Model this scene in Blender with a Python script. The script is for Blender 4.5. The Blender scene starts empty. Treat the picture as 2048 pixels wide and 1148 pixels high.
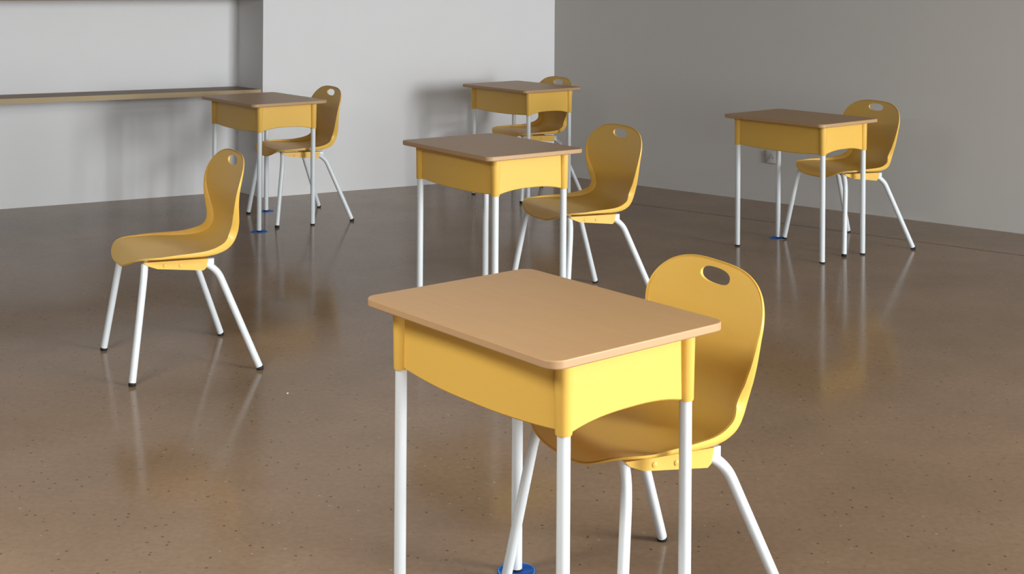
import bpy, bmesh, math, random
from mathutils import Vector, Matrix

# ------------------------------------------------------------------ scene, camera, light
scene = bpy.context.scene
col = scene.collection
random.seed(4)

cam_data = bpy.data.cameras.new('camera')
cam = bpy.data.objects.new('camera', cam_data)
col.objects.link(cam)
cam_data.sensor_width = 36.0
cam_data.lens = 36.0 * 2664.2 / 2048.0
cam_data.shift_y = -(574.0 + 49.8) / 2048.0
cam_data.clip_start = 0.02
CAM_H = 1.3937
cam.matrix_world = Matrix.Translation((0, 0, CAM_H)) @ Matrix.Rotation(math.radians(90), 4, 'X') @ Matrix.Rotation(0.0064, 4, 'Z')
scene.camera = cam

scene.view_settings.view_transform = 'Standard'
scene.view_settings.look = 'None'
scene.view_settings.gamma = 1.0
scene.view_settings.use_curve_mapping = False
scene.view_settings.exposure = 0.0

world = bpy.data.worlds.new('world')
scene.world = world
world.use_nodes = True
wb = world.node_tree.nodes['Background']
wb.inputs['Color'].default_value = (0.80, 0.90, 1.0, 1)
wb.inputs['Strength'].default_value = 0.55

ROOM_H = 3.4
WIN_X = 7.5          # inner face of the glazed wall on the right
REAR_Y = -3.6        # inner face of the glazed wall behind the camera
LEFT_X = -4.55


def area_light(name, loc, direction, sx, sy, power, color):
    d = bpy.data.lights.new(name, 'AREA')
    d.shape = 'RECTANGLE'
    d.size, d.size_y = sx, sy
    d.energy = power
    d.color = color
    o = bpy.data.objects.new(name, d)
    o.location = loc
    o.rotation_euler = Vector(direction).to_track_quat('-Z', 'Z').to_euler()
    col.objects.link(o)
    return o


# daylight coming through the glazing on the right and through the one behind the camera
area_light('daylight_right', (WIN_X + 0.30, -0.05, 1.62), (-1, 0, -0.05), 6.2, 2.85, 2400, (0.965, 0.985, 1.0))
area_light('daylight_rear', (2.4, REAR_Y - 0.30, 1.45), (0, 1, -0.05), 4.6, 2.3, 160, (0.93, 0.97, 1.0))

# ------------------------------------------------------------------ materials


def new_mat(name):
    m = bpy.data.materials.new(name)
    m.use_nodes = True
    nt = m.node_tree
    return m, nt, nt.nodes['Principled BSDF']


def plain(name, colr, rough, spec=0.5, noise=0.0, scale=40, bump=0.0, metallic=0.0):
    m, nt, b = new_mat(name)
    b.inputs['Base Color'].default_value = (*colr, 1)
    b.inputs['Roughness'].default_value = rough
    b.inputs['Specular IOR Level'].default_value = spec
    b.inputs['Metallic'].default_value = metallic
    if noise or bump:
        tc = nt.nodes.new('ShaderNodeTexCoord')
        n = nt.nodes.new('ShaderNodeTexNoise')
        n.inputs['Scale'].default_value = scale
        n.inputs['Detail'].default_value = 4
        nt.links.new(tc.outputs['Object'], n.inputs['Vector'])
        if noise:
            r = nt.nodes.new('ShaderNodeMapRange')
            r.inputs['To Min'].default_value = 1 - noise
            r.inputs['To Max'].default_value = 1 + noise
            nt.links.new(n.outputs['Fac'], r.inputs['Value'])
            mx = nt.nodes.new('ShaderNodeVectorMath')
            mx.operation = 'SCALE'
            mx.inputs[0].default_value = colr
            nt.links.new(r.outputs['Result'], mx.inputs['Scale'])
            nt.links.new(mx.outputs['Vector'], b.inputs['Base Color'])
        if bump:
            bp = nt.nodes.new('ShaderNodeBump')
            bp.inputs['Strength'].default_value = bump
            bp.inputs['Distance'].default_value = 0.002
            nt.links.new(n.outputs['Fac'], bp.inputs['Height'])
            nt.links.new(bp.outputs['Normal'], b.inputs['Normal'])
    return m


def floor_material():
    m, nt, b = new_mat('polished_brown_concrete')
    tc = nt.nodes.new('ShaderNodeTexCoord')
    big = nt.nodes.new('ShaderNodeTexNoise')
    big.inputs['Scale'].default_value = 1.6
    big.inputs['Detail'].default_value = 6
    big.inputs['Roughness'].default_value = 0.6
    nt.links.new(tc.outputs['Object'], big.inputs['Vector'])
    ramp = nt.nodes.new('ShaderNodeValToRGB')
    ramp.color_ramp.elements[0].position = 0.3
    ramp.color_ramp.elements[0].color = (0.212, 0.142, 0.086, 1)
    ramp.color_ramp.elements[1].position = 0.72
    ramp.color_ramp.elements[1].color = (0.283, 0.188, 0.119, 1)
    nt.links.new(big.outputs['Fac'], ramp.inputs['Fac'])
    fine = nt.nodes.new('ShaderNodeTexNoise')
    fine.inputs['Scale'].default_value = 55
    fine.inputs['Detail'].default_value = 3
    nt.links.new(tc.outputs['Object'], fine.inputs['Vector'])
    fr = nt.nodes.new('ShaderNodeMapRange')
    fr.inputs['To Min'].default_value = 0.84
    fr.inputs['To Max'].default_value = 1.16
    nt.links.new(fine.outputs['Fac'], fr.inputs['Value'])
    mul = nt.nodes.new('ShaderNodeVectorMath')
    mul.operation = 'SCALE'
    nt.links.new(ramp.outputs['Color'], mul.inputs[0])
    nt.links.new(fr.outputs['Result'], mul.inputs['Scale'])
    # dark grit and a few pale chips
    last = mul.outputs['Vector']
    for scale, thr, keep, c in ((34, 0.16, 0.60, (0.055, 0.038, 0.026, 1)), (70, 0.14, 0.66, (0.075, 0.05, 0.034, 1)), (26, 0.10, 0.78, (0.42, 0.33, 0.25, 1))):
        v = nt.nodes.new('ShaderNodeTexVoronoi')
        v.inputs['Scale'].default_value = scale
        nt.links.new(tc.outputs['Object'], v.inputs['Vector'])
        lt = nt.nodes.new('ShaderNodeMapRange')
        lt.inputs['From Min'].default_value = thr * 0.55
        lt.inputs['From Max'].default_value = thr
        lt.inputs['To Min'].default_value = 0.85
        lt.inputs['To Max'].default_value = 0.0
        nt.links.new(v.outputs['Distance'], lt.inputs['Value'])
        sep = nt.nodes.new('ShaderNodeSeparateColor')
        nt.links.new(v.outputs['Color'], sep.inputs['Color'])
        gt = nt.nodes.new('ShaderNodeMath')
        gt.operation = 'GREATER_THAN'
        gt.inputs[1].default_value = keep
        nt.links.new(sep.outputs['Red'], gt.inputs[0])
        mm = nt.nodes.new('ShaderNodeMath')
        mm.operation = 'MULTIPLY'
        nt.links.new(lt.outputs['Result'], mm.inputs[0])
        nt.links.new(gt.outputs['Value'], mm.inputs[1])
        mix = nt.nodes.new('ShaderNodeMix')
        mix.data_type = 'RGBA'
        nt.links.new(mm.outputs['Value'], mix.inputs[0])
        nt.links.new(last, mix.inputs[6])
        mix.inputs[7].default_value = c
        last = mix.outputs[2]
    nt.links.new(last, b.inputs['Base Color'])
    b.inputs['Specular IOR Level'].default_value = 0.095
    rr = nt.nodes.new('ShaderNodeMapRange')
    rr.inputs['To Min'].default_value = 0.095
    rr.inputs['To Max'].default_value = 0.19
    nt.links.new(big.outputs['Fac'], rr.inputs['Value'])
    nt.links.new(rr.outputs['Result'], b.inputs['Roughness'])
    bp = nt.nodes.new('ShaderNodeBump')
    bp.inputs['Strength'].default_value = 0.05
    bp.inputs['Distance'].default_value = 0.002
    nt.links.new(fine.outputs['Fac'], bp.inputs['Height'])
    nt.links.new(bp.outputs['Normal'], b.inputs['Normal'])
    return m


def laminate_material():
    m, nt, b = new_mat('tan_laminate')
    tc = nt.nodes.new('ShaderNodeTexCoord')
    mp = nt.nodes.new('ShaderNodeMapping')
    mp.inputs['Scale'].default_value = (2.0, 22.0, 6.0)
    nt.links.new(tc.outputs['Object'], mp.inputs['Vector'])
    n = nt.nodes.new('ShaderNodeTexNoise')
    n.inputs['Scale'].default_value = 3
    n.inputs['Detail'].default_value = 6
    nt.links.new(mp.outputs['Vector'], n.inputs['Vector'])
    r = nt.nodes.new('ShaderNodeValToRGB')
    r.color_ramp.elements[0].position = 0.25
    r.color_ramp.elements[0].color = (0.395, 0.234, 0.104, 1)
    r.color_ramp.elements[1].position = 0.8
    r.color_ramp.elements[1].color = (0.422, 0.252, 0.114, 1)
    nt.links.new(n.outputs['Fac'], r.inputs['Fac'])
    nt.links.new(r.outputs['Color'], b.inputs['Base Color'])
    b.inputs['Roughness'].default_value = 0.42
    b.inputs['Specular IOR Level'].default_value = 0.35
    return m


MAT_FLOOR = floor_material()
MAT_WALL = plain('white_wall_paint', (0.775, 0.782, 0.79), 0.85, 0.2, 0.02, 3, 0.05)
MAT_WALL_RIGHT = plain('shade_toned_wall_paint', (0.53, 0.515, 0.49), 0.85, 0.2, 0.02, 3, 0.05)  # right wall's shade put into the colour, greyer than the back wall
MAT_GREYWALL = plain('grey_wall_paint', (0.18, 0.18, 0.18), 0.85, 0.2)
MAT_CEIL = plain('grey_ceiling', (0.20, 0.20, 0.20), 0.9, 0.2)
MAT_TOP = laminate_material()
MAT_EDGE = plain('tan_edge_band', (0.46, 0.29, 0.15), 0.45, 0.4)
MAT_YELLOW = plain('yellow_plastic', (0.78, 0.482, 0.094), 0.42, 0.4, 0.03, 220, 0.06)
MAT_WHITE = plain('white_powder_coat', (0.69, 0.74, 0.765), 0.32, 0.5)
MAT_BLACK = plain('black_rubber', (0.018, 0.016, 0.015), 0.6, 0.3)
MAT_STEEL = plain('brushed_steel', (0.55, 0.55, 0.55), 0.3, 0.5, metallic=1.0)
MAT_BLUE = plain('blue_vinyl', (0.016, 0.115, 0.48), 0.5, 0.15, 0.1, 60)
MAT_LTBLUE = plain('pale_blue_vinyl', (0.10, 0.32, 0.62), 0.4, 0.5)
MAT_SHELF = plain('brown_wood_shelf', (0.20, 0.125, 0.07), 0.5, 0.4, 0.12, 14)
MAT_LIP = plain('pale_wood_lip', (0.45, 0.34, 0.18), 0.5, 0.4)
MAT_SOCKET = plain('grey_white_socket_plastic', (0.50, 0.485, 0.455), 0.5, 0.5)
MAT_SLOT = plain('grey_socket_slot', (0.30, 0.29, 0.27), 0.6, 0.3)
MAT_JOINT = plain('dark_floor_joint', (0.10, 0.07, 0.048), 0.5, 0.4)
MAT_FRAME = plain('white_window_frame', (0.7, 0.7, 0.7), 0.4, 0.5)
MAT_DIFFUSER = plain('opal_diffuser', (0.85, 0.85, 0.85), 0.6, 0.3)
MAT_FLECK = plain('white_paper', (0.85, 0.84, 0.8), 0.7, 0.3)

# ------------------------------------------------------------------ mesh helpers


def mesh_obj(name, bm, mat, parent=None, smooth=True, angle=0.6):
    me = bpy.data.meshes.new(name)
    bmesh.ops.recalc_face_normals(bm, faces=bm.faces[:])
    if smooth:
        for f in bm.faces:
            f.smooth = True
        for e in bm.edges:
            if len(e.link_faces) == 2 and e.calc_face_angle(0) > angle:
                e.smooth = False
    bm.to_mesh(me)
    bm.free()
    me.materials.append(mat)
    o = bpy.data.objects.new(name, me)
    col.objects.link(o)
    if parent is not None:
        o.parent = parent
    return o


def prism(bm, pts, z0, z1):
    lo = [bm.verts.new((x, y, z0)) for x, y in pts]
    hi = [bm.verts.new((x, y, z1)) for x, y in pts]
    n = len(pts)
    bm.faces.new(lo[::-1])
    bm.faces.new(hi)
    for i in range(n):
        bm.faces.new((lo[i], lo[(i + 1) % n], hi[(i + 1) % n], hi[i]))


def box(bm, x0, x1, y0, y1, z0, z1):
    prism(bm, [(x0, y0), (x1, y0), (x1, y1), (x0, y1)], z0, z1)


def tube(bm, pts, radii, seg=14, cap=True):
    pts = [Vector(p) for p in pts]
    n = len(pts)
    if not isinstance(radii, (list, tuple)):
        radii = [radii] * n
    t0 = (pts[1] - pts[0]).normalized()
    ref = Vector((1, 0, 0)) if abs(t0.x) < 0.8 else Vector((0, 1, 0))
    u = (ref - t0 * ref.dot(t0)).normalized()
    rings = []
    for i in range(n):
        if i == 0:
            t = t0
        elif i == n - 1:
            t = (pts[-1] - pts[-2]).normalized()
        else:
            t = ((pts[i + 1] - pts[i]).normalized() + (pts[i] - pts[i - 1]).normalized()).normalized()
        u = (u - t * u.dot(t)).normalized()
        v = t.cross(u)
        rings.append([bm.verts.new(pts[i] + (u * math.cos(2 * math.pi * k / seg) + v * math.sin(2 * math.pi * k / seg)) * radii[i]) for k in range(seg)])
    for a, b in zip(rings[:-1], rings[1:]):
        for k in range(seg):
            bm.faces.new((a[k], a[(k + 1) % seg], b[(k + 1) % seg], b[k]))
    if cap:
        bm.faces.new(rings[0][::-1])
        bm.faces.new(rings[-1])


def catmull(pts, n=8):
    """smooth curve through the points (tuples of any length)"""
    out = []
    P = [pts[0]] + list(pts) + [pts[-1]]
    for i in range(1, len(P) - 2):
        p0, p1, p2, p3 = P[i - 1], P[i], P[i + 1], P[i + 2]
        for k in range(n):
            t = k / n
            out.append(tuple(0.5 * (2 * b + (c - a) * t + (2 * a - 5 * b + 4 * c - d) * t * t + (3 * b - a - 3 * c + d) * t ** 3) for a, b, c, d in zip(p0, p1, p2, p3)))
    out.append(tuple(pts[-1]))
    return out


def rounded_rect(hx, hy, r, seg=8):
    pts = []
    for cx, cy, a0 in ((hx - r, -hy + r, -90), (hx - r, hy - r, 0), (-hx + r, hy - r, 90), (-hx + r, -hy + r, 180)):
        for k in range(seg + 1):
            a = math.radians(a0 + 90 * k / seg)
            pts.append((cx + r * math.cos(a), cy + r * math.sin(a)))
    return pts


def empty(name, loc, rz):
    o = bpy.data.objects.new(name, None)
    o.empty_display_size = 0.1
    o.location = loc
    o.rotation_euler = (0, 0, rz)
    col.objects.link(o)
    return o


def tag(o, label, cat, group=None):
    o['label'] = label
    o['category'] = cat
    if group:
        o['group'] = group


def copy_tree(o, parent=None):
    c = o.copy()
    col.objects.link(c)
    c.parent = parent
    for ch in list(o.children):
        copy_tree(ch, c)
    return c


def structure(o):
    o['kind'] = 'structure'
    return o


# ------------------------------------------------------------------ the room shell
BACK_DIR = Vector((0.8739, 0.4861, 0))            # along the back wall, towards the corner
RIGHT_DIR = Vector((0.7730, -0.6344, 0))          # along the right wall, away from the corner
CORNER = Vector((0.300, 9.312, 0))
NICHE_EDGE = Vector((-1.546, 8.285, 0))           # where the back wall steps back
NICHE_IN = Vector((-1.750, 8.512, 0))             # inner corner of the niche
NICHE_LEFT = NICHE_IN - BACK_DIR * 5.0
RIGHT_END = CORNER + RIGHT_DIR * ((WIN_X - 0.300) / 0.7730)
LEFT_X = NICHE_LEFT.x

bm = bmesh.new()
box(bm, LEFT_X - 0.3, WIN_X + 0.8, REAR_Y - 0.8, 10.6, -0.12, 0.0)
floor = structure(mesh_obj('floor', bm, MAT_FLOOR, smooth=False))


def floor_px(x, y):
    """floor point seen at a photo pixel of the 2048 x 1148 frame"""
    f, cx, cy, r = 2664.2, 1024.0, -49.8, 0.0064
    dx, dy = x - cx, y - cy
    X = dx * math.cos(r) + dy * math.sin(r)
    Y = -dx * math.sin(r) + dy * math.cos(r)
    d = CAM_H * f / Y
    return Vector((X / f * d, d, 0))


# faint joint in the floor running along the right wall
ja, jb = Vector((0.78, 8.12, 0)), Vector((1.74, 7.36, 0))
jd = (jb - ja).normalized()
jn = Vector((-jd.y, jd.x, 0)) * 0.004
ja, jb = ja - jd * 0.4, jb + jd * 2.2
bm = bmesh.new()
prism(bm, [tuple((ja - jn).xy), tuple((jb - jn).xy), tuple((jb + jn).xy), tuple((ja + jn).xy)], -0.004, 0.0006)
mesh_obj('floor_joint', bm, MAT_JOINT, floor, smooth=False)

bm = bmesh.new()
box(bm, LEFT_X - 0.3, WIN_X + 0.3, REAR_Y - 0.2, 10.6, ROOM_H, ROOM_H + 0.1)
structure(mesh_obj('ceiling', bm, MAT_CEIL, smooth=False))

bn = Vector((-BACK_DIR.y, BACK_DIR.x, 0))          # out of the room behind the back wall
rn = Vector((-RIGHT_DIR.y, RIGHT_DIR.x, 0))        # out of the room behind the right wall
bm = bmesh.new()
q = CORNER + bn * 0.5
prism(bm, [tuple(p.xy) for p in (NICHE_EDGE, CORNER, q, NICHE_IN + bn * 0.25 + BACK_DIR * 0.05, NICHE_IN)], 0, ROOM_H)
structure(mesh_obj('wall_back', bm, MAT_WALL, smooth=False))

bm = bmesh.new()
prism(bm, [tuple(p.xy) for p in (NICHE_LEFT, NICHE_IN, NICHE_IN + bn * 0.25, NICHE_LEFT + bn * 0.25)], 0, ROOM_H)
structure(mesh_obj('wall_niche', bm, MAT_WALL, smooth=False))

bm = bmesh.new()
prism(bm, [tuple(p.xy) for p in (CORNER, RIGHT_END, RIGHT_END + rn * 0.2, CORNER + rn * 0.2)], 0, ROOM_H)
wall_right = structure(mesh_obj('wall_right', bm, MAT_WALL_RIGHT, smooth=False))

bm = bmesh.new()
box(bm, LEFT_X - 0.2, LEFT_X, REAR_Y, NICHE_LEFT.y, 0, ROOM_H)
structure(mesh_obj('wall_left', bm, MAT_GREYWALL, smooth=False))


def glazed_wall(name, window_no, axis, fixed, a0, a1, w0, w1, out):
    """wall with a long window band; axis = direction in which it runs"""
    def b(bm, s0, s1, z0, z1, d0, d1):
        lo, hi = sorted((fixed + d0 * out, fixed + d1 * out))
        if axis == 'y':
            box(bm, lo, hi, s0, s1, z0, z1)
        else:
            box(bm, s0, s1, lo, hi, z0, z1)
    bm = bmesh.new()
    b(bm, a0, a1, 0, 0.20, 0, 0.18)
    b(bm, a0, a1, 3.10, ROOM_H, 0, 0.18)
    b(bm, a0, w0, 0.20, 3.10, 0, 0.18)
    b(bm, w1, a1, 0.20, 3.10, 0, 0.18)
    structure(mesh_obj(name, bm, MAT_GREYWALL, smooth=False))
    root = empty('window_%d' % window_no, (0, 0, 0), 0)
    structure(root)
    n = max(2, round((w1 - w0) / 1.3))
    for i in range(n + 1):
        s = w0 + (w1 - w0) * i / n
        bm = bmesh.new()
        b(bm, max(w0, s - 0.03), min(w1, s + 0.03), 0.24, 3.06, 0.06, 0.12)
        mesh_obj('mullion', bm, MAT_FRAME, root, smooth=False)
    for z in (0.20, 3.06):
        bm = bmesh.new()
        b(bm, w0, w1, z, z + 0.04, 0.06, 0.12)
        mesh_obj('window_rail', bm, MAT_FRAME, root, smooth=False)


glazed_wall('wall_window', 1, 'y', WIN_X, REAR_Y, RIGHT_END.y, -3.2, 3.1, 1)
glazed_wall('wall_rear', 2, 'x', REAR_Y, LEFT_X, WIN_X, 0.2, 4.6, -1)

# unseen hanging luminaires, added to brighten the near part of the room
for lx, lbl in ((-1.9, 'flat hanging fill luminaire added on the left, over the open floor'), (0.3, 'flat hanging fill luminaire added in the middle, above the foreground desk'), (3.3, 'flat hanging fill luminaire added on the right, nearest the windows')):
    root = empty('added_fill_luminaire', (lx, 1.9, ROOM_H), 0)
    LZ = -1.1
    tag(root, lbl, 'added fill light', 'added fill luminaires')
    bm = bmesh.new()
    rr = [[bm.verts.new((sx * hx, sy * hy, z)) for sx, sy in ((-1, -1), (1, -1), (1, 1), (-1, 1))] for hx, hy, z in ((0.59, 0.29, LZ - 0.07), (0.62, 0.32, LZ - 0.07), (0.62, 0.32, LZ), (0.59, 0.29, LZ))]
    for q in range(4):
        for k in range(4):
            bm.faces.new((rr[q][k], rr[q][(k + 1) % 4], rr[(q + 1) % 4][(k + 1) % 4], rr[(q + 1) % 4][k]))
    mesh_obj('housing', bm, MAT_FRAME, root, smooth=False)
    for wx in (-0.55, 0.55):
        for wy in (-0.305, 0.305):
            bm = bmesh.new()
            tube(bm, [(wx, wy, LZ), (wx, wy, 0)], 0.003, 6)
            mesh_obj('hanging_wire', bm, MAT_STEEL, root)
    bm = bmesh.new()
    box(bm, -0.585, 0.585, -0.285, 0.285, LZ - 0.045, LZ - 0.035)
    mesh_obj('diffuser', bm, MAT_DIFFUSER, root, smooth=False)
    lamp = area_light('added_fill_lamp', (0, 0, LZ - 0.06), (0, 0, -1), 1.15, 0.56, 78 if lx < -1 else (17 if lx < 1 else 45), (1.0, 0.985, 0.95))
    lamp.parent = root

# the two brown shelves built into the niche at the left of the back wall
ret = (NICHE_IN - NICHE_EDGE)
for zt, th, label in ((0.672, 0.03, 'lower brown wooden shelf in the wall niche behind the left desk'), (1.262, 0.032, 'upper brown wooden shelf spanning the top of the wall niche')):
    fa, fb = NICHE_EDGE + ret * 0.04 - BACK_DIR * 0.002, NICHE_IN - BACK_DIR * 0.002 - bn * 0.002
    la, lb = NICHE_LEFT + BACK_DIR * 0.4 - bn * 0.002, NICHE_LEFT + BACK_DIR * 0.4 + (fa - fb) - bn * 0.002
    root = empty('niche_shelf', tuple(((fa + fb) / 2).xy) + (zt - th,), 0)
    tag(root, label, 'shelf')
    off = Vector(root.location)
    bm = bmesh.new()
    prism(bm, [tuple((p - off).xy) for p in (fa + bn * 0.012, fb, la, lb + bn * 0.012)], 0, th)
    mesh_obj('shelf_board', bm, MAT_SHELF, root, smooth=False)
    bm = bmesh.new()
    prism(bm, [tuple((p - off).xy) for p in (fa, fa + bn * 0.012, lb + bn * 0.012, lb)], 0, th)
    mesh_obj('shelf_lip', bm, MAT_LIP if zt < 1 else MAT_SHELF, root, smooth=False)

# wall socket low on the right wall
sp = CORNER + RIGHT_DIR * 1.70
sock = empty('wall_socket', (sp.x, sp.y, 0.280), math.atan2(RIGHT_DIR.y, RIGHT_DIR.x))
tag(sock, 'small square wall socket low on the shaded right wall', 'socket')
bm = bmesh.new()
outer = rounded_rect(0.040, 0.040, 0.008, 4)
inner = rounded_rect(0.036, 0.036, 0.007, 4)
rings = [[bm.verts.new((x, y, z)) for x, z in pl] for pl, y in ((outer, 0.0), (outer, -0.007), (inner, -0.010))]
for a, b in zip(rings[:-1], rings[1:]):
    for k in range(len(a)):
        bm.faces.new((a[k], a[(k + 1) % len(a)], b[(k + 1) % len(a)], b[k]))
bm.faces.new(rings[-1])
bm.faces.new(rings[0][::-1])
mesh_obj('socket_plate', bm, MAT_SOCKET, sock)
bm = bmesh.new()
for dx, dz in ((-0.011, -0.004), (0.011, -0.004), (0, 0.012)):
    box(bm, dx - 0.003, dx + 0.003, -0.0106, -0.009, dz - 0.006, dz + 0.006)
mesh_obj('socket_slots', bm, MAT_SLOT, sock, smooth=False)

# ------------------------------------------------------------------ desk
DL, DD = 0.630, 0.471           # table top length and depth
LEG_X, LEG_Y = 0.2660, 0.1657
TOP_T = 0.0175
SLEEVE = 0.158


def make_desk(h):
    """origin on the floor under the middle; -y is the closed front, +y the open side for the sitter"""
    root = empty('school_desk', (0, 0, 0), 0)
    # table top: rounded slab with softened edges
    bm = bmesh.new()
    prof = [(0.0025, -TOP_T), (0.0006, -TOP_T + 0.0015), (0.0, -TOP_T + 0.003), (0.0, -0.0025), (0.0006, -0.0009), (0.002, 0.0)]
    rings = []
    for off, z in prof:
        rings.append([bm.verts.new((x, y, h + z)) for x, y in rounded_rect(DL / 2 - off, DD / 2 - off, 0.031 - off, 8)])
    n = len(rings[0])
    for a, b in zip(rings[:-1], rings[1:]):
        for k in range(n):
            bm.faces.new((a[k], a[(k + 1) % n], b[(k + 1) % n], b[k]))
    bm.faces.new(rings[0][::-1])
    bm.faces.new(rings[-1])
    mesh_obj('table_top', bm, MAT_TOP, root, angle=0.3)
    top = root.children[0]
    top.data.materials.append(MAT_EDGE)
    for p in top.data.polygons:
        if abs(p.normal.z) < 0.7:
            p.material_index = 1
    zt = h - TOP_T + 0.0005
    zb = h - SLEEVE
    # closed front panel, bowed a little outwards and deeper in its middle
    bm = bmesh.new()
    N = 16
    rows = []
    for i in range(N + 1):
        t = i / N * 2 - 1
        x = t * (LEG_X - 0.008)
        bow = 0.013 * (1 - t * t)
        zl = zb + 0.004 - 0.012 * (1 - t * t) + 0.004 * (1 - abs(t))
        yo = -LEG_Y - 0.003 - bow
        rows.append([bm.verts.new((x, yo, zt)), bm.verts.new((x, yo, zl + 0.003)), bm.verts.new((x, yo + 0.003, zl)), bm.verts.new((x, yo + 0.008, zl)), bm.verts.new((x, yo + 0.008, zt))])
    for a, b in zip(rows[:-1], rows[1:]):
        for k in range(5):
            bm.faces.new((a[k], a[(k + 1) % 5], b[(k + 1) % 5], b[k]))
    bm.faces.new(rows[0][::-1])
    bm.faces.new(rows[-1])
    mesh_obj('front_panel', bm, MAT_YELLOW, root)
    # side panels with an arched lower edge
    for sx in (-1, 1):
        bm = bmesh.new()
        rows = []
        N = 20
        for i in range(N + 1):
            t = i / N
            y = -LEG_Y + 0.004 + t * (2 * LEG_Y - 0.012)
            tt = t * 2 - 1
            arch = 0.017 * (1 - abs(tt) ** 2.6)
            flare = 0.010 * max(0.0, 1 - t * 9)        # foot of the arch at the front corner
            zl = zb + 0.004 + arch - 0.004 * t + 0.000 - 0.0 * flare
            xo = sx * (LEG_X + 0.0150 - 0.011 * t)
            xi = xo - sx * 0.008
            xm = xo - sx * 0.003
            rows.append([bm.verts.new((xo, y, zt)), bm.verts.new((xo, y, zl + 0.003)), bm.verts.new((xm, y, zl)), bm.verts.new((xi, y, zl)), bm.verts.new((xi, y, zt))])
        for a, b in zip(rows[:-1], rows[1:]):
            for k in range(5):
                bm.faces.new((a[k], a[(k + 1) % 5], b[(k + 1) % 5], b[k]))
        bm.faces.new(rows[0][::-1])
        bm.faces.new(rows[-1])
        mesh_obj('side_panel', bm, MAT_YELLOW, root)
    # floor of the book box
    bm = bmesh.new()
    box(bm, -LEG_X - 0.004, LEG_X + 0.004, -LEG_Y + 0.004, LEG_Y - 0.02, zb + 0.030, zb + 0.036)
    mesh_obj('book_box_floor', bm, MAT_YELLOW, root, smooth=False)
    # corner sleeves, legs and their glides
    for sx, sy in ((-1, -1), (1, -1), (1, 1), (-1, 1)):
        bm = bmesh.new()
        px, py = sx * LEG_X, sy * LEG_Y
        tube(bm, [(px, py, zt), (px, py, zb + 0.003), (px, py, zb)], [0.0190, 0.0165, 0.0155], 20)
        mesh_obj('corner_sleeve', bm, MAT_YELLOW, root)
        bm = bmesh.new()
        tube(bm, [(px, py, zb + 0.02), (px, py, 0.007)], 0.0130, 18)
        leg = mesh_obj('leg', bm, MAT_WHITE, root)
        bm = bmesh.new()
        tube(bm, [(px, py, 0.0075), (px, py, 0.003), (px, py, 0.0)], [0.0132, 0.0132, 0.0115], 16)
        mesh_obj('foot_glide', bm, MAT_BLACK, leg)
    return root


DESKS = [
    (0.061, 2.805, -0.881, 0.692, 'large foreground yellow school desk with plain tan top, nearest of all desks'),
    (-0.082, 5.389, -0.936, 0.709, 'middle yellow school desk standing directly behind the foreground desk'),
    (0.062, 8.371, -0.874, 0.701, 'farthest yellow school desk standing by the corner of the room'),
    (-1.395, 7.502, -0.891, 0.693, 'yellow school desk by the niche on the left, blue stickers under two legs'),
    (1.474, 6.798, -0.867, 0.683, 'yellow school desk on the right standing in front of the wall socket'),
]
for x, y, a, h, label in DESKS:
    d = make_desk(h)
    d.location = (x, y, 0)
    d.rotation_euler = (0, 0, a)
    tag(d, label, 'desk', 'yellow school desks')

# ------------------------------------------------------------------ chair


def interp(tab, s):
    for (s0, v0), (s1, v1) in zip(tab[:-1], tab[1:]):
        if s <= s1:
            t = (s - s0) / (s1 - s0)
            t = t * t * (3 - 2 * t)
            return v0 + (v1 - v0) * t
    return tab[-1][1]


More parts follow.
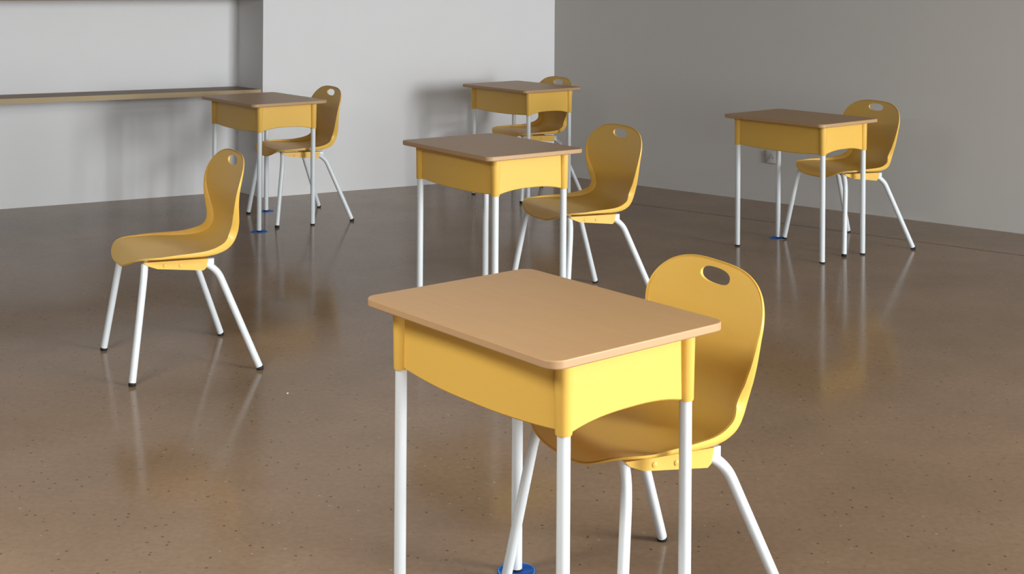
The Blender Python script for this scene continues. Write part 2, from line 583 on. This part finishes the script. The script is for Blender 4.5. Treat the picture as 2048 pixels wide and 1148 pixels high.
def shell_mesh():
    """moulded seat and back in one shell; +y is where the sitter looks"""
    # centre line (y, z, half width, edge lift, flange depth)
    key = [
        (0.120, 0.407, 0.211, 0.006, 0.006),
        (0.070, 0.404, 0.211, 0.008, 0.010),
        (0.015, 0.399, 0.206, 0.010, 0.014),
        (-0.040, 0.395, 0.196, 0.012, 0.018),
        (-0.088, 0.397, 0.181, 0.013, 0.023),
        (-0.130, 0.408, 0.164, 0.013, 0.027),
        (-0.160, 0.431, 0.151, 0.013, 0.029),
        (-0.176, 0.464, 0.148, 0.013, 0.029),
        (-0.181, 0.500, 0.158, 0.015, 0.027),
        (-0.178, 0.540, 0.178, 0.018, 0.022),
        (-0.175, 0.575, 0.195, 0.021, 0.016),
        (-0.175, 0.605, 0.205, 0.023, 0.011),
        (-0.178, 0.630, 0.209, 0.024, 0.008),
    ]
    rows = catmull(key, 6)
    # rounded front of the seat that rolls down
    front_rows = []
    yf, zf, wf, lf, df = key[0]
    NF = 18
    for i in range(1, NF + 1):
        th = i / NF * 1.52
        sn, cs = math.sin(th), math.cos(th)
        front_rows.append((yf + 0.099 * sn, zf + 0.003 * sn - 0.034 * sn ** 5.5, wf * max(cs, 0.004) ** 0.62, lf * cs * cs, df + (0.002 - df) * min(1.0, sn * 1.05)))
    rows = front_rows[::-1] + rows
    # domed top
    y0, z0, w0, l0, d0 = rows.pop()
    HT, NT = 0.103, 26
    for i in range(NT + 1):
        th = (i / NT) * 1.54
        sn, cs = math.sin(th), math.cos(th)
        rows.append((y0 - 0.020 * sn, z0 + HT * sn, w0 * cs ** 0.66, l0 * cs * cs, d0 + (0.002 - d0) * min(1.0, sn * 1.6)))
    NSEAT = NF + 30
    NC = 72
    bm = bmesh.new()
    grid = []
    norm = []
    for i, (y, z, w, lift, dep) in enumerate(rows):
        a, b = rows[max(0, i - 1)], rows[min(len(rows) - 1, i + 1)]
        t = Vector((0, b[0] - a[0], b[1] - a[1])).normalized()
        nrm = Vector((0, t.z, -t.y))             # towards the sitter
        norm.append(nrm)
        r = []
        for j in range(NC + 1):
            u = j / NC * 2 - 1
            p = Vector((u * w, y, z)) + nrm * (lift * (abs(u) ** 2.2))
            r.append(bm.verts.new(p))
        grid.append(r)
    R = len(grid)
    for i in range(R - 1):
        for j in range(NC):
            bm.faces.new((grid[i][j], grid[i][j + 1], grid[i + 1][j + 1], grid[i + 1][j]))
    # rim around the whole outline, turned towards the sitter
    loop = []
    for i in range(R):
        loop.append((i, NC))
    for j in range(NC - 1, 0, -1):
        loop.append((R - 1, j))
    for i in range(R - 1, -1, -1):
        loop.append((i, 0))
    for j in range(1, NC):
        loop.append((0, j))
    P = [grid[i][j].co.copy() for i, j in loop]
    prev = [grid[i][j] for i, j in loop]
    m = len(loop)
    outs = []
    for k in range(m):
        i, j = loop[k]
        t = (P[(k + 1) % m] - P[k - 1]).normalized()
        outs.append((norm[i].cross(t)).normalized())
    seg = [(P[(k + 1) % m] - P[k - 1]).length / 2 for k in range(m)]
    sm = []
    for k in range(m):
        acc = outs[k] * seg[k]
        for sgn in (1, -1):
            dist, q = 0.0, k
            while dist < 0.024:
                nq = (q + sgn) % m
                dist += (P[nq] - P[q]).length
                q = nq
                acc += outs[q] * seg[q] * max(0.0, 1 - dist / 0.024)
        sm.append(acc.normalized())
    for fo, fd in ((0.0040, 0.05), (0.0062, 0.25), (0.0068, 0.62), (0.0064, 1.0)):
        ring = []
        for k in range(m):
            i, j = loop[k]
            dep = rows[i][4]
            ring.append(bm.verts.new(P[k] + sm[k] * fo + norm[i] * (dep * fd)))
        for k in range(m):
            bm.faces.new((prev[k], prev[(k + 1) % m], ring[(k + 1) % m], ring[k]))
        prev = ring
    bmesh.ops.recalc_face_normals(bm, faces=bm.faces[:])
    return bm


def make_chair():
    root = empty('school_chair', (0, 0, 0), 0)
    bm = shell_mesh()
    shell = mesh_obj('seat_shell', bm, MAT_YELLOW, root, angle=1.2)
    sol = shell.modifiers.new('thickness', 'SOLIDIFY')
    sol.thickness = 0.006
    sol.offset = 0.0
    # hand hole: cut once with a rounded oval, then keep the cut mesh
    bm = bmesh.new()
    ov = []
    for k in range(40):
        c, sn = math.cos(2 * math.pi * k / 40), math.sin(2 * math.pi * k / 40)
        ov.append((0.055 * math.copysign(abs(c) ** 0.85, c), 0.708 + 0.0182 * math.copysign(abs(sn) ** 0.85, sn)))
    ca = [bm.verts.new((x, -0.35, z)) for x, z in ov]
    cb = [bm.verts.new((x, -0.05, z)) for x, z in ov]
    bm.faces.new(ca)
    bm.faces.new(cb[::-1])
    for k in range(40):
        bm.faces.new((ca[k], ca[(k + 1) % 40], cb[(k + 1) % 40], cb[k]))
    cutter = mesh_obj('cutter', bm, MAT_YELLOW, smooth=False)
    bl = shell.modifiers.new('hole', 'BOOLEAN')
    bl.operation = 'DIFFERENCE'
    bl.solver = 'EXACT'
    bl.object = cutter
    dg = bpy.context.evaluated_depsgraph_get()
    me = bpy.data.meshes.new_from_object(shell.evaluated_get(dg))
    shell.modifiers.clear()
    shell.data = me
    bpy.data.objects.remove(cutter, do_unlink=True)
    bm = bmesh.new()
    bm.from_mesh(me)
    for f in bm.faces:
        f.smooth = True
    for e in bm.edges:
        e.smooth = not (len(e.link_faces) == 2 and e.calc_face_angle(0) > 0.75)
    bm.to_mesh(me)
    bm.free()
    me.materials.clear()
    me.materials.append(MAT_YELLOW)
    # bolted side rails under the seat
    for sx in (-1, 1):
        bm = bmesh.new()
        pl = [(0.172, 0.400), (0.160, 0.388), (0.125, 0.374), (-0.035, 0.354), (-0.045, 0.362), (-0.052, 0.394), (0.06, 0.397)]
        f0 = [bm.verts.new((sx * 0.155, y, z)) for y, z in pl]
        f1 = [bm.verts.new((sx * 0.185, y, z)) for y, z in pl]
        bm.faces.new(f0)
        bm.faces.new(f1[::-1])
        for k in range(len(pl)):
            bm.faces.new((f0[k], f0[(k + 1) % len(pl)], f1[(k + 1) % len(pl)], f1[k]))
        rail = mesh_obj('side_rail', bm, MAT_YELLOW, root, smooth=False)
        for y, z in ((0.100, 0.383), (0.045, 0.378)):
            bm = bmesh.new()
            tube(bm, [(sx * 0.183, y, z), (sx * 0.1865, y, z), (sx * 0.1880, y, z)], [0.0062, 0.0062, 0.003], 12)
            mesh_obj('screw', bm, MAT_YELLOW, rail)
        # white bracket behind the rail
        bm = bmesh.new()
        box(bm, min(sx * 0.150, sx * 0.178), max(sx * 0.150, sx * 0.178), -0.074, -0.050, 0.370, 0.392)
        mesh_obj('bracket', bm, MAT_WHITE, root, smooth=False)
        # legs
        front = [(sx * 0.130, 0.150, 0.398), (sx * 0.150, 0.160, 0.396), (sx * 0.172, 0.166, 0.384), (sx * 0.186, 0.171, 0.355), (sx * 0.196, 0.177, 0.315), (sx * 0.240, 0.220, 0.007)]
        rear = [(sx * 0.168, 0.000, 0.384), (sx * 0.170, -0.030, 0.379), (sx * 0.175, -0.060, 0.366), (sx * 0.183, -0.088, 0.338), (sx * 0.191, -0.106, 0.298), (sx * 0.250, -0.220, 0.007)]
        for path in (front, rear):
            pts = catmull(path[:-1], 6) + [path[-1]]
            bm = bmesh.new()
            tube(bm, pts, 0.0122, 16)
            leg = mesh_obj('leg', bm, MAT_WHITE, root)
            e = Vector(path[-1])
            up = (Vector(path[-2]) - e).normalized()
            bm = bmesh.new()
            tube(bm, [e + up * 0.004, e + up * 0.001, (e.x, e.y, 0.003), (e.x, e.y, 0.0)], [0.0130, 0.0130, 0.0128, 0.0110], 16)
            mesh_obj('foot_cap', bm, MAT_BLACK, leg)
    for y, z in ((0.150, 0.398), (-0.012, 0.384)):
        bm = bmesh.new()
        xx = 0.13 if y > 0 else 0.165
        tube(bm, [(-xx, y, z), (xx, y, z)], 0.010, 12)
        mesh_obj('cross_bar', bm, MAT_WHITE, root)
    return root


def chair_rot(deg):
    return math.radians(deg) - math.pi / 2


CHAIRS = [
    (0.303, 2.965, 208, 'large yellow plastic chair tucked under the foreground desk'),
    (0.310, 5.726, 208, 'yellow plastic chair pulled out behind the middle desk, whole back visible'),
    (0.138, 8.466, 210, 'far yellow chair mostly hidden behind the desk by the room corner'),
    (-1.211, 7.633, 210, 'yellow chair with shaded brown front at the left desk by the niche'),
    (1.760, 6.965, 206, 'yellow plastic chair at the right desk, in front of the shaded wall'),
    (-1.190, 4.806, 208, 'yellow chair at the left edge of the floor with no desk in front'),
]
proto = make_chair()
for i, (x, y, deg, label) in enumerate(CHAIRS):
    c = proto if i == 0 else copy_tree(proto)
    c.location = (x, y, 0)
    c.rotation_euler = (0, 0, chair_rot(deg))
    tag(c, label, 'chair', 'yellow school chairs')

# ------------------------------------------------------------------ floor stickers under some desk legs


def desk_leg(i, sx, sy):
    x, y, a, h, _ = DESKS[i]
    return (x + sx * LEG_X * math.cos(a) - sy * LEG_Y * math.sin(a), y + sx * LEG_X * math.sin(a) + sy * LEG_Y * math.cos(a))


for i, sx, sy, label in (
    (0, -1, 1, 'round blue floor sticker under the foreground desk, at the bottom edge'),
    (3, 1, -1, 'larger round blue floor sticker under the near leg of the left desk'),
    (3, -1, 1, 'round blue floor sticker under the rear leg of the left desk by the niche'),
    (4, -1, 1, 'round blue floor sticker under the rear leg of the right desk'),
):
    px, py = desk_leg(i, sx, sy)
    root = empty('floor_sticker', (px, py, 0), 0)
    tag(root, label, 'sticker', 'blue floor stickers')
    bm = bmesh.new()
    tube(bm, [(0, 0, 0.0), (0, 0, 0.0012)], [0.046, 0.046], 32)
    mesh_obj('disc', bm, MAT_BLUE, root)
    bm = bmesh.new()
    N = 32
    for r0, r1 in ((0.041, 0.044),):
        vs = [[bm.verts.new((r * math.cos(2 * math.pi * k / N), r * math.sin(2 * math.pi * k / N), z)) for k in range(N)] for r, z in ((r0, 0.0010), (r0, 0.0018), (r1, 0.0018), (r1, 0.0010))]
        for q in range(4):
            a, b = vs[q], vs[(q + 1) % 4]
            for k in range(N):
                bm.faces.new((a[k], a[(k + 1) % N], b[(k + 1) % N], b[k]))
    mesh_obj('rim_line', bm, MAT_LTBLUE, root)

# tiny white fleck lying on the floor
fp = floor_px(575, 787)
bm = bmesh.new()
prism(bm, [(fp.x - 0.0025, fp.y - 0.003), (fp.x + 0.002, fp.y - 0.004), (fp.x + 0.003, fp.y + 0.002), (fp.x, fp.y + 0.0045), (fp.x - 0.003, fp.y + 0.001)], 0.0002, 0.0022)
fleck = mesh_obj('paper_fleck', bm, MAT_FLECK, smooth=False)
tag(fleck, 'tiny white fleck lying alone on the open brown floor', 'fleck')
